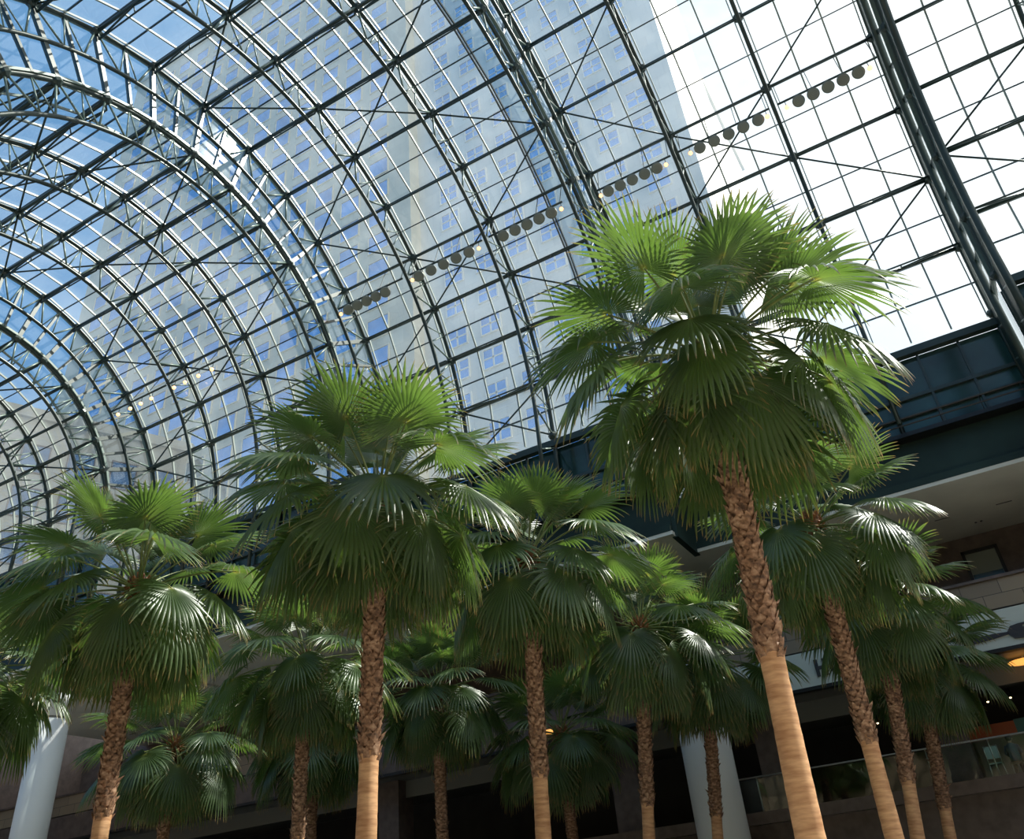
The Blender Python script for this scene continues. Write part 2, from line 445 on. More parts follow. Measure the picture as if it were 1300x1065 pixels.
# ------------------------------------------------------------------ lamp rails
def rail(xa, xb, xs_drum, xs_bulb, R, desc, row=.30):
    rr = R-.115
    a = VP(xa, rr, row); b = VP(xb, rr, row)
    o = thing('lamp_rail', 'thin dark lamp rail in the ' + desc, 'lamp rail', ((a[0]+b[0])/2, a[1], a[2]), 'lamp rails')
    MB().tube([a, b], .055, 8).build('rail', M['steel'], o, True)
    for q in (.03, .35, .65, .97):
        x = xa+(xb-xa)*q; p = VP(x, rr, row); MB().tube([p, VP(x, R-.01, 0)], .02, 6).build('hanger', M['steel'], o)
    for n, x in enumerate(xs_drum):
        p = Vector(VP(x, rr, row)); c = p + Vector((0, -.05, -.42))
        l = thing('drum_floodlight', 'round grey floodlight, %s from left in the %s' % (ORD[n], desc), 'floodlight', c, 'drum floodlights on the rails')
        ax = (-Vector((x*S, c.y, c.z))).normalized(); ax = Vector((ax.x*.6, ax.y, ax.z)).normalized()
        MB().lathe([(.08, -.30), (.22, -.27), (.27, -.16), (.275, .10), (.26, .12)], c, 22, ax).build('housing', M['lamp_body'], l, True)
        gr = MB()
        for rad in (.19, .12, .05):
            u = ax.orthogonal().normalized(); w = ax.cross(u)
            gr.tube([c + ax*.125 + (u*math.cos(2*PI*j/18)+w*math.sin(2*PI*j/18))*rad for j in range(18)], .014, 5, closed=True)
        gr.build('grille', M['lamp_face'], l)
        MB().tube([p, c + Vector((0, 0, .22))], .025, 6).build('bracket', M['steel'], l)
    for n, x in enumerate(xs_bulb):
        p = Vector(VP(x, rr, row)); c = p + Vector((0, -.05, -.48))
        l = thing('small_spotlight', 'small warm spotlight, %s from left in the %s' % (ORD[n], desc), 'spotlight', c, 'small warm spotlights')
        ax = (-c).normalized()
        MB().lathe([(.04, -.18), (.10, -.10), (.11, .05)], c, 14, ax).build('housing', M['lamp_body'], l, True)
        MB().ball(c + ax*.07, .10, 12, 8).build('bulb', M['bulb'], l, True)
        MB().tube([p, c - ax*.12], .018, 6).build('bracket', M['steel'], l)
def lin(a, b, n): return [a+(b-a)*i/(n-1) for i in range(n)]
rail(-.585, -.325, lin(-.545, -.375, 5), [-.573, -.345], 1.1787, 'bay right of the middle double arch')
rail(-.300, -.005, lin(-.231, -.045, 5), [-.263, -.018], 1.1787, 'bay above the tallest palm')
rail(.02, .318, lin(.078, .252, 5), [.042, .283], 1.1787, 'bay left of the right double arch')
rail(-.93, -.66, lin(-.875, -.700, 5), [-.665], 1.0, 'bay left of the middle double arch')
rail(-1.245, -.955, lin(-1.205, -1.005, 5), [-1.232, -.968], 1.0, 'second bay left of the middle double arch')
rail(-1.555, -1.275, lin(-1.505, -1.345, 5), [-1.538], 1.0, 'third bay left of the middle double arch')
rail(-2.18, -1.9, [], [-2.150, -2.095, -2.03, -1.965], .7812, 'right hand bay of the low left vault')
rail(-2.49, -2.2, [], [-2.44, -2.375, -2.32, -2.265], .7812, 'left hand bay of the low left vault')

# ------------------------------------------------------------------ fascia band, soffit and gallery on the far side
prev = None
for tk, t in TIERS.items():
    X0, X1 = t['X'][0]*S - (.12 if tk != 'K' else 0), t['X'][3]*S + .12
    y = YC + t['R']*S
    g = MB().box(X0, X1, y+.13, y+.20, 15.5, ZC-.62); go = struct(g.build('wall_teal_glazing', M['teal']))
    f = MB()
    f.box(X0, X1, y-.02, y+.13, 17.15, 17.3); f.box(X0, X1, y-.02, y+.13, 16.35, 16.45); f.box(X0, X1, y-.3, y+.05, 15.4, 15.56)
    for j in range(3):
        for q in (0, 1/3, 2/3, 1):
            x = (t['X'][j]+(t['X'][j+1]-t['X'][j])*q)*S; f.box(x-.05, x+.05, y-.0, y+.13, 15.5, ZC-.62)
    f.build('glazing_frame', M['steel'], go)
    c = MB(); c.box(X0, X1, y-.75, y+.2, 15.25, 15.42)
    for z in (15.75, 16.05): c.tube([(X0, y-.7, z), (X1, y-.7, z)], .03, 6)
    x = X0+.4
    while x < X1: c.tube([(x, y-.7, 15.42), (x, y-.7, 16.05)], .025, 6); x += 1.5
    struct(c.build('trim_catwalk', M['black']))
    gd = MB().box(X0, X1, y-.1, y+.5, 13.55, 15.25); gd.box(X0, X1, y-.32, y+.5, 13.3, 13.58)
    struct(gd.build('trim_girder', M['girder']))
    s = MB().box(X0-.064, X1+.064, y-.3, 40.9, 13.15, 13.3)
    so = struct(s.build('ceiling_soffit', M['soffit']))
    ft = MB()
    for j in range(6):
        x = X0 + (X1-X0)*(j+.5)/6
        for dx in (0, .22): ft.lathe([(.05, 0), (.05, .03)], (x+dx, 39.2, 13.12), 10)
        ft.box(x+.9, x+1.5, 37.7, 37.76, 13.135, 13.15)
    ft.build('recessed_fitting', M['black'], so)
    if prev:
        xa = (X0) if y > prev[1] else prev[0]
        r = MB().box(prev[0]-.06, X0+.06, min(y, prev[1]), max(y, prev[1]), 13.1, 15.4); struct(r.build('trim_girder_return', M['girder']))
    prev = (X1, y)
XL, XR = -58, 24
w = MB().box(XL, XR, 40.8, 41.2, 8.2, 13.3); wu = struct(w.build('wall_far_upper', M['brown']))
wn += 1
fr = MB()
wx0, wx1, wz0, wz1 = .62, 1.84, 11.2, 12.36
for a in ((wx0-.12, wx1+.12, wz1, wz1+.13), (wx0-.12, wx1+.12, wz0-.10, wz0), (wx0-.13, wx0, wz0-.1, wz1+.13), (wx1, wx1+.13, wz0-.1, wz1+.13)):
    fr.box(a[0], a[1], 40.6, 40.82, a[2], a[3])
go = struct(MB().box(wx0, wx1, 40.72, 40.79, wz0, wz1).build('window_%d' % wn, M['greenglass'])); fr.build('window_frame', M['black'], go)
struct(MB().box(wx0+.02, wx1-.02, 40.69, 40.715, wz0, wz0+.22).build('trim_window_blind', M['teal']))
struct(MB().box(XL, XR, 34.25, 34.6, 8.3, 9.32).build('wall_gallery_parapet', M['stone']))
struct(MB().box(XL, XR, 34.15, 34.7, 9.32, 9.42).build('trim_parapet_cap', M['brown']))
struct(MB().box(XL, XR, 34.6, 41, 8.2, 8.3).build('floor_upper_gallery', M['brown']))
struct(MB().box(-11, XR, 34.1, 34.3, 6.95, 8.22).build('wall_sign_fascia', M['fascia']))
struct(MB().box(XL, -11, 34.1, 34.3, 6.95, 8.22).build('wall_plain_fascia', M['brown']))
struct(MB().box(XL, XR, 34.08, 34.45, 6.82, 6.95).build('trim_fascia_edge', M['black']))
struct(MB().box(XL, XR, 34.45, 44, 6.95, 7.1).build('ceiling_food_hall', M['bulkhead']))
struct(MB().box(XL, XR, 36.6, 36.9, 6.2, 6.95).build('trim_bulkhead', M['bulkhead']))
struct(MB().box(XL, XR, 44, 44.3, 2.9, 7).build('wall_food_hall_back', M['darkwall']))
struct(MB().box(XL, XR, 34.1, 44.2, 2.7, 3.1).build('floor_food_hall', M['brown']))
struct(MB().box(XL, XR, 34.5, 34.9, -1.6, 2.7).build('wall_far_ground', M['brown']))
struct(MB().box(XL, XR, -3, 46, -1.75, -1.6).build('floor', M['floor']))
struct(MB().box(XL, XR, -3.4, -3, -1.6, 15.5).build('wall_near', M['stone']))
struct(MB().box(XL, XR, -3.4, -1, 15.5, 19.6).build('wall_near_upper', M['brown']))
struct(MB().box(XL-.3, XL, -3, 46, -1.6, 15.5).build('wall_left', M['brown']))
struct(MB().box(XR, XR+.3, -3, 46, -1.6, 15.5).build('wall_right', M['brown']))
# piers of the food hall
for i, (x0, x1) in enumerate(((-2.75, -1.62), (-9.2, -8.0), (-15.6, -14.4), (-28, -26.8), (3.6, 4.8))):
    struct(MB().box(x0, x1, 36, 37.2, 3.1, 6.95).build('wall_pier', M['brown']))

# sign letters and fork on the fascia
def poly_prism(pts, y0, y1):
    m = MB(); n = len(pts)
    m.v = [(x, y0, z) for x, z in pts] + [(x, y1, z) for x, z in pts]
    m.f = [tuple(range(n)), tuple(reversed(range(n, 2*n)))] + [(i, i+n, (i+1) % n+n, (i+1) % n) for i in range(n)]
    return m
hx, hz = -5.80, 7.24; hh = .62
Hm = MB(); Hm.box(hx, hx+.13, 34.04, 34.1, hz, hz+hh); Hm.box(hx+.31, hx+.44, 34.04, 34.1, hz, hz+hh); Hm.box(hx+.13, hx+.31, 34.04, 34.1, hz+.25, hz+.37)
tag(Hm.build('sign_letter', M['letter']), 'dark grey capital letter H on the white fascia behind the palms', 'sign letter', 'letters on the white fascia')
ux = hx+.54; Um = MB(); Um.box(ux, ux+.13, 34.04, 34.1, hz+.14, hz+hh); Um.box(ux+.31, ux+.44, 34.04, 34.1, hz+.14, hz+hh)
for j in range(8):
    a0, a1 = PI+PI*j/8, PI+PI*(j+1)/8; cx, cz = ux+.22, hz+.20
    Um.f.append(tuple(range(len(Um.v), len(Um.v)+4)))
    Um.v += [(cx+.22*math.cos(a0), 34.04, cz+.22*math.sin(a0)), (cx+.22*math.cos(a1), 34.04, cz+.22*math.sin(a1)), (cx+.09*math.cos(a1), 34.04, cz+.09*math.sin(a1)), (cx+.09*math.cos(a0), 34.04, cz+.09*math.sin(a0))]
tag(Um.build('sign_letter', M['letter']), 'dark grey capital letter U on the white fascia, right of the H', 'sign letter', 'letters on the white fascia')
fx, fz = -.62, 7.38
F_ = thing('fork_emblem', 'dark grey fork emblem lying on its side on the white fascia', 'sign emblem', (fx+1, 34.07, fz-.3))
poly_prism([(fx, fz-.13), (fx+.1, fz-.16), (fx+1.0, fz-.10), (fx+1.50, fz-.045), (fx+1.50, fz+.03), (fx+1.0, fz+.06), (fx+.1, fz+.05), (fx, fz+.02)], 34.03, 34.1).build('handle', M['letter'], F_)
poly_prism([(fx+1.48, fz-.05), (fx+1.62, fz-.22), (fx+1.9, fz-.26), (fx+2.0, fz-.26), (fx+2.0, fz+.24), (fx+1.9, fz+.24), (fx+1.62, fz+.20), (fx+1.48, fz+.04)], 34.03, 34.1).build('head', M['letter'], F_)
for k in range(4):
    z = fz-.26+k*.1435; MB().box(fx+2.0, fx+2.55, 34.03, 34.1, z, z+.07).build('tine', M['letter'], F_)

# glass balustrade of the food hall
o = thing('glass_balustrade', 'long glass balustrade with a thin silver handrail in front of the food hall', 'balustrade', (6, 34.2, 3.1))
MB().tube([(-11, 34.2, 4.26), (XR, 34.2, 4.26)], .03, 8).build('handrail', M['metal'], o, True)
MB().box(-11, XR, 34.19, 34.21, 3.1, 4.2).build('glass_panel', M['clear'], o)
x = -11
while x < 24:
    MB().tube([(x, 34.24, 3.1), (x, 34.24, 4.26)], .025, 8).build('post', M['metal'], o, True); x += 2.0
# counters in the food hall
o = thing('food_counter', 'low counter with orange and teal front panels in the dark food hall', 'counter', (.5, 38.6, 3.1))
MB().box(-1.75, -.02, 38.0, 38.1, 4.74, 5.18).build('orange_panel', M['orange'], o)
MB().box(-.02, 2.6, 38.0, 38.1, 4.74, 5.22).build('teal_panel', M['tealp'], o)
MB().box(-1.75, 2.6, 38.1, 39.1, 3.1, 5.1).build('body', M['beige'], o)
MB().box(-1.55, 2.7, 37.95, 38.05, 3.1, 4.74).build('front', M['beige'], o)
for i, (x, z) in enumerate(((-.67, 6.6), (.2, 6.6), (-5.2, 6.55), (-3.9, 6.5))):
    o = thing('ceiling_downlight', 'tiny warm downlight, %s in the dark food hall ceiling' % ('right of the pier and left', 'right of the pier and right', 'left of the pier and left', 'left of the pier and right')[i], 'downlight', (x, 42.0, z), 'food hall downlights')
    MB().lathe([(.07, 0), (.09, .03), (.09, .36)], (x, 42.0, z), 12).build('housing', M['black'], o, True)
    MB().ball((x, 42.0, z), .05, 10, 6).build('bulb', M['dl'], o, True)
for (x, y, z, k, up, lab) in ((1.05, 35.9, 6.72, 1.0, (1.05, 35.9, 6.95), 'long glowing orange lamp under the white fascia at the right edge'),
                            (-17.2, 33.75, 7.2, .55, (-17.2, 34.12, 7.2), 'small glowing orange lamp on the brown fascia, right of the middle palm trunk')):
    o = thing('oval_lamp', lab, 'lamp', (x, y, z-.2), 'glowing oval lamps')
    m = MB().ball((x, y, z), .26*k, 16, 10); m.v = [((vx-x)*2.2+x, vy, (vz-z)*(.45/k)+z) for vx, vy, vz in m.v]
    m.build('shade', M['oval'], o, True)
    MB().tube([(x, y, z), up], .03, 8).build('stem', M['metal'], o)

# cafe chair
def chair(x, y, z, lab):
    o = thing('cafe_chair', lab, 'chair', (x, y, z), 'food hall chairs')
    MB().box(x-.22, x+.22, y-.22, y+.22, z+.44, z+.48).build('seat', M['seat'], o)
    MB().box(x-.19, x+.19, y-.245, y-.225, z+.60, z+.98).build('backrest', M['seat'], o)
    f = MB().tube([(x-.21, y-.23, z+.44), (x-.21, y-.25, z+1.0), (x+.21, y-.25, z+1.0), (x+.21, y-.23, z+.44)], .016, 8)
    f.build('back_frame', M['metal'], o, True)
    for sx in (-1, 1):
        for sy in (-1, 1):
            MB().tube([(x+sx*.2, y+sy*.2, z+.45), (x+sx*.24, y+sy*.25, z)], .015, 8).build('leg', M['metal'], o, True)
chair(-1.02, 35.1, 3.1, 'pale metal chair with a grey green back just behind the glass balustrade')

# seated person behind the balustrade (far away, seen from the back)
def person(x, y, z):
    o = thing('person', 'person with dark hair in a grey blue top, seated behind the balustrade', 'person', (x, y, z))
    sk = []
    def limb(pts, rs, k=10): 
        return MB().tube(pts, rs, k)
    b = MB()
    b.tube([(x, y, z+.46), (x, y, z+.58), (x, y-.01, z+.75), (x, y, z+.92), (x, y+.01, z+1.02), (x, y+.02, z+1.06)], [.17, .18, .15, .18, .15, .065], 14)
    b.tube([(x, y+.02, z+1.04), (x, y+.03, z+1.13)], .055, 10)
    b.ball((x, y+.05, z+1.22), .105, 14, 10, (.85, 1, 1.15))
    b.ball((x, y+.155, z+1.215), .018, 8, 6)
    for s in (-1, 1):
        b.ball((x+s*.092, y+.05, z+1.21), .022, 8, 6)
        b.tube([(x+s*.17, y+.01, z+1.0), (x+s*.23, y+.04, z+.76), (x+s*.18, y+.30, z+.72)], [.055, .045, .032], 8)
        b.ball((x+s*.175, y+.34, z+.72), .042, 8, 6, (.9, 1.2, .6))
        for q in range(4): b.tube([(x+s*.175+(q-1.5)*.018, y+.36, z+.725), (x+s*.175+(q-1.5)*.02, y+.43, z+.71)], .009, 6)
        b.tube([(x+s*.14, y+.37, z+.725), (x+s*.12, y+.41, z+.72)], .010, 6)
        b.tube([(x+s*.09, y, z+.50), (x+s*.11, y+.42, z+.50), (x+s*.11, y+.44, z+.08), (x+s*.11, y+.55, z+.05)], [.085, .065, .045, .04], 10)
    b.build('body', M['skin'], o, True)
    t = MB(); t.tube([(x, y, z+.48), (x, y, z+.58), (x, y-.01, z+.75), (x, y, z+.92), (x, y+.01, z+1.02), (x, y+.02, z+1.06)], [.185, .195, .165, .195, .165, .075], 14)
    for s in (-1, 1): t.tube([(x+s*.15, y+.01, z+1.0), (x+s*.235, y+.04, z+.76), (x+s*.185, y+.27, z+.722)], [.07, .058, .042], 8)
    t.build('shirt', M['shirt'], o, True)
    t = MB()
    for s in (-1, 1): t.tube([(x+s*.09, y-.02, z+.50), (x+s*.11, y+.42, z+.50), (x+s*.11, y+.44, z+.08)], [.10, .078, .058], 10)
    t.build('trousers', M['trousers'], o, True)
    MB().ball((x, y+.03, z+1.25), .117, 14, 10, (.9, .95, 1.08)).build('hair', M['hair'], o, True)
person(-.38, 35.6, 3.1)
o = thing('cafe_stool', 'low dark seat under the person behind the balustrade', 'stool', (-.38, 35.6, 3.1))
MB().box(-.6, -.16, 35.4, 35.8, 3.52, 3.56).build('seat', M['black'], o)
for sx in (-1, 1):
    for sy in (-1, 1): MB().tube([(-.38+sx*.18, 35.6+sy*.17, 3.53), (-.38+sx*.2, 35.6+sy*.19, 3.1)], .015, 8).build('leg', M['metal'], o)

# round white columns
for (x, y, r, zt, lab) in ((-35.2, 22.9, .68, 10.4, 'thick round white column at the lower left edge'), (-10.25, 32.9, .92, 8.2, 'thick round white column behind the palms at the bottom, right of centre')):
    o = thing('round_column', lab, 'column', (x, y, -1.6), 'round white columns')
    MB().lathe([(r, -1.6), (r, zt-1.0), ], (x, y, 0), 40).build('shaft', M['white'], o, True)
    MB().lathe([(r*.93, zt-1.0), (r*.93, zt-.9)], (x, y, 0), 40).build('groove', M['bulkhead'], o, True)
    MB().lathe([(r, zt-.9), (r, zt-.35), (r*1.06, zt-.3), (r*1.06, zt)], (x, y, 0), 40).build('capital', M['white'], o, True)

# ------------------------------------------------------------------ palms
def frond_mesh(elev, bend, plen, pitch, blade, phim, cup, droop, seed, nseg=44):
    rnd = random.Random(seed)
    e = math.radians(elev); p = Vector((.10*math.cos(e), 0, .02)); pts = [p.copy()]
    n = 8
    for i in range(n):
        e2 = e - math.radians(bend)*(i/n)**1.3
        p = p + Vector((math.cos(e2), 0, math.sin(e2)))*(plen/n); pts.append(p.copy())
    e2 = e - math.radians(bend)
    pet = MB(); pet.tube(pts, [.040, .030, .026, .024, .022, .021, .020, .019, .016], 6)
    eb = e2 - math.radians(pitch)
    t = Vector((math.cos(eb), 0, math.sin(eb))); nn = Vector((-math.sin(eb), 0, math.cos(eb))); s = Vector((0, 1, 0))
    twist = rnd.uniform(-.35, .35); q = Quaternion(t, twist); nn = q @ nn; s = q @ s
    H = p
    bl = MB(); bl.uv = []
    st = [.0, .14, .34, .56, .68, .79, .89, .96, 1.0]
    dphi = 2*phim/nseg
    for i in range(nseg):
        ph = math.radians(-phim + dphi*(i+.5))
        L = blade*(.74+.26*math.cos(ph))*(1+rnd.uniform(-.05, .05))
        v = (t*math.cos(ph) + s*math.sin(ph)) + nn*(cup*abs(math.sin(ph)) - .10*(1-math.cos(ph)))
        v.normalize(); d = v.copy(); c = H + v*.02; prev = 0
        dm = droop*(1+rnd.uniform(-.5, .7)); side = rnd.uniform(-.06, .06)
        wf = 2*math.tan(math.radians(dphi)/2)
        base = len(bl.v)
        for j, r in enumerate(st):
            dr = (r-prev)*L; prev = r
            if r > .34:
                g = dm*(r-.30)*1.5*(dr/blade)*3.2
                d = d + Vector((0, 0, -g)) + s*(side*.3); d.normalize()
            c = c + d*dr
            perp = nn.cross(d)
            if perp.length < .1: perp = s.copy()
            perp.normalize(); up = d.cross(perp)
            if up.dot(nn) < 0: up = -up
            full = wf*max(r, .03)*L*.5
            if r <= .56: hw = full; lift = full*.95
            else:
                fr = (1-(r-.56)/.44); hw = wf*.56*L*.5*(fr**.75)*.92+.0008; lift = hw*.9
            bl.v += [tuple(c - perp*hw), tuple(c + up*lift), tuple(c + perp*hw)]
            bl.uv += [(r, 0), (r, .5), (r, 1)]
        for j in range(len(st)-1):
            a = base+j*3; b = a+3
            bl.f += [(a, a+1, b+1, b), (a+1, a+2, b+2, b+1)]
    return pet, bl

CLASSES = [  # elev, bend, petiole, pitch, blade, phi, cup, droop, count
    (86, 6, 1.05, -4, 1.05, 100, .22, .08, 2),
    (70, 8, 1.40, 0, 1.30, 125, .12, .14, 4),
    (54, 12, 1.70, 4, 1.42, 140, .02, .26, 5),
    (36, 18, 1.90, 8, 1.48, 146, -.03, .40, 5),
    (18, 24, 2.00, 12, 1.50, 148, -.08, .55, 6),
    (0, 30, 2.00, 22, 1.52, 146, -.10, .75, 6),
    (-18, 32, 1.85, 24, 1.52, 138, -.10, .85, 7),
    (-36, 26, 1.60, 20, 1.48, 128, -.10, .8, 7),
    (-54, 18, 1.35, 12, 1.42, 118, -.10, .7, 6),
]
PROTO = []
for ci, c in enumerate(CLASSES):
    vs = []
    for k in range(3):
        pet, bl = frond_mesh(c[0]+random.uniform(-4, 4), c[1], c[2], c[3]+random.uniform(-6, 8), c[4], c[5], c[6], c[7], 100*ci+k)
        bo = bl.build('frond', M['leaf'], None, True); po = pet.build('petiole', M['petiole'], None, True)
        # origins at the palm's heart
        for o in (bo, po):
            l = Vector(o.location); o.data.transform(Matrix.Translation(l)); o.location = (0, 0, 0)
        vs.append((bo.data, po.data)); bpy.data.objects.remove(bo); bpy.data.objects.remove(po)
    PROTO.append(vs)

HZ = 8.0+EYE        # heart height over the floor
def trunk_parts():
    rnd = random.Random(3)
    rad = lambda z: .215 - .05*min(1, z/4.6) if z < 4.6 else .165 - .01*(z-4.6)/5
    sm = MB(); prof = []; k = 26; z = 0; rings = []
    while z <= 4.75: rings.append(z); z += .12
    for zz in rings:
        rr = rad(zz)*(1+.015*math.sin(zz*31)) + (.10*math.exp(-zz/.35))
        if zz > 4.3: rr += .02*(zz-4.3)/.45
        prof.append((rr, zz))
    sm.lathe(prof, (0, 0, 0), k)
    bt = MB(); z = 4.45
    bt.lathe([(.15, 4.4), (.165, 4.8), (.165, 6), (.155, 9.2), (.17, HZ), (.06, HZ+.15)], (0, 0, 0), 18)
    a = 0; i = 0
    while z < HZ+.06:
        a += 2.39996; z += .0145; i += 1
        r = .168; top = z > HZ-.5
        u = Vector((math.cos(a), math.sin(a), 0)); w = Vector((-math.sin(a), math.cos(a), 0))
        wd = rnd.uniform(.065, .105); hgt = rnd.uniform(.13, .23); out = rnd.uniform(.03, .085)
        if top: hgt *= 1.5; out *= 1.5
        if rnd.random() < .04: out += .07
        j = rnd.uniform(-.03, .03)
        P = [u*(r-.02)+w*-wd+Vector((0, 0, z-.02)), u*(r-.02)+w*wd+Vector((0, 0, z-.02)), u*(r+out*.55)+w*(wd*.75)+Vector((0, 0, z+hgt*.6)),
             u*(r+out)+w*j+Vector((0, 0, z+hgt)), u*(r+out*.55)-w*(wd*.75)+Vector((0, 0, z+hgt*.6)), u*(r-.015)+w*j*.5+Vector((0, 0, z+hgt*.55)), u*(r+.025)+Vector((0, 0, z+.03))]
        n = len(bt.v); bt.v += [tuple(p) for p in P]
        bt.f += [(n, n+1, n+6), (n+1, n+2, n+6), (n+2, n+3, n+6), (n+3, n+4, n+6), (n+4, n, n+6), (n+2, n+5, n+3), (n+3, n+5, n+4), (n+4, n+5, n), (n+1, n+5, n+2)]
    ht = MB()
    for i in range(46):
        a = i*2.39996; zz = HZ-.42+.011*i; u = Vector((math.cos(a), math.sin(a), 0)); w = Vector((-math.sin(a), math.cos(a), 0))
        el = math.radians(20+55*i/46)
        d = u*math.cos(el)+Vector((0, 0, math.sin(el))); p = u*.13+Vector((0, 0, zz))
        ht.bar(p, p+d*.26, .075-.0006*i, .03, u)
    res = []
    for m, nm, mt in ((sm, 'lower_trunk', M['smooth']), (bt, 'trunk', M['bark']), (ht, 'leaf_bases', M['boot'])):
        o = m.build(nm, mt, None, nm == 'lower_trunk'); l = Vector(o.location)
        o.data.transform(Matrix.Translation(l)); res.append((nm, o.data)); bpy.data.objects.remove(o)
    return res
TRUNK = trunk_parts()

def palm(base, heart, label, seed, scale=1., skip=0):
    rnd = random.Random(seed)
    base = Vector(base); heart = Vector(heart)
    r = bpy.data.objects.new('fan_palm', None); col.objects.link(r); r.location = base
    r['label'] = label; r['category'] = 'palm tree'; r['group'] = 'fan palms growing in rows in the hall'
    ax = heart-base; L = ax.length; q = Vector((0, 0, 1)).rotation_difference(ax.normalized())
    r.rotation_mode = 'QUATERNION'; r.rotation_quaternion = q
    dz = L - HZ
    for nm, me in TRUNK:
        o = bpy.data.objects.new(nm, me); col.objects.link(o); o.parent = r
        o.rotation_euler = (0, 0, seed*.9)
        if nm == 'lower_trunk': o.scale = (1, 1, 1)
        o.scale = (1, 1, L/HZ) if nm != 'leaf_bases' else (1, 1, 1)
        if nm == 'leaf_bases': o.location = (0, 0, dz)
    az = rnd.uniform(0, 6.28)
    for ci, c in enumerate(CLASSES):
        cnt = c[8]; off = rnd.uniform(0, 6.28)
        for k in range(cnt):
            a = off + 2*PI*k/cnt + rnd.uniform(-.22, .22)
            bd, pt = rnd.choice(PROTO[ci])
            s = scale*rnd.uniform(.9, 1.08)
            o = bpy.data.objects.new('frond', bd); col.objects.link(o); o.parent = r
            o.location = (0, 0, L - .02*ci); o.rotation_euler = (rnd.uniform(-.06, .06), rnd.uniform(-.06, .06), a); o.scale = (s, s, s)
            p = bpy.data.objects.new('petiole', pt); col.objects.link(p); p.parent = o
    return r
def px(x, y, axis, val):     # world point on the sight line of a photo pixel, used once to place each trunk
    d = Vector((x-650, y-487.5, F)); w = B.transposed() @ d
    return w*(val/w[axis])
def plant(hpx, Y, bpx, label, seed, scale=1.):
    h = px(hpx[0], hpx[1], 1, Y)
    if bpx:
        b = px(bpx[0], bpx[1], 1, Y); k = (h.z+EYE)/(h.z-b.z); base = h + (b-h)*k
    else: base = Vector((h.x, h.y, -EYE))
    base.z = -EYE
    return palm(base, h, label, seed, scale)
plant((898, 450), 12.2, (1010, 975), 'tallest looking fan palm right of centre, its big crown against the white sky', 1)
plant((480, 632), 12.5, (468, 975), 'large fan palm left of centre with a straight rough trunk', 2)
plant((176, 745), 12.5, (140, 975), 'large fan palm at the left with a dark red brown trunk', 3)
plant((670, 708), 18.5, (685, 975), 'fan palm in the middle with bright upright leaves lit from behind', 4)
plant((812, 795), 25.0, (820, 975), 'fan palm right of the middle one, partly hidden below the tallest crown', 5)
plant((895, 835), 29.0, (905, 975), 'small looking fan palm just left of the smooth orange trunk', 6)
plant((1030, 665), 20.0, (1112, 975), 'fan palm just right of the tallest one, its crown touching the dark girder', 7, .9)
plant((1115, 765), 26.0, (1150, 975), 'second fan palm right of the smooth orange trunk', 8, .9)
plant((1165, 840), 31.0, (1190, 975), 'rightmost fan palm in front of the white sign fascia', 9, .88)
plant((389, 838), 20.4, None, 'shaded fan palm between the two large left palms', 10)
plant((555, 876), 26.6, None, 'low fan palm seen between the straight trunk and the middle palm', 11)
plant((222, 945), 22.0, None, 'low fan palm behind the foot of the left palm', 12)
plant((712, 930), 30.0, None, 'small distant fan palm just right of the middle trunk', 13)
plant((-45, 850), 12.5, None, 'fan palm at the left edge of which only leaf tips show', 14)
plant((400, 935), 28.0, None, 'dim fan palm low down, left of the straight rough trunk and behind it', 15)

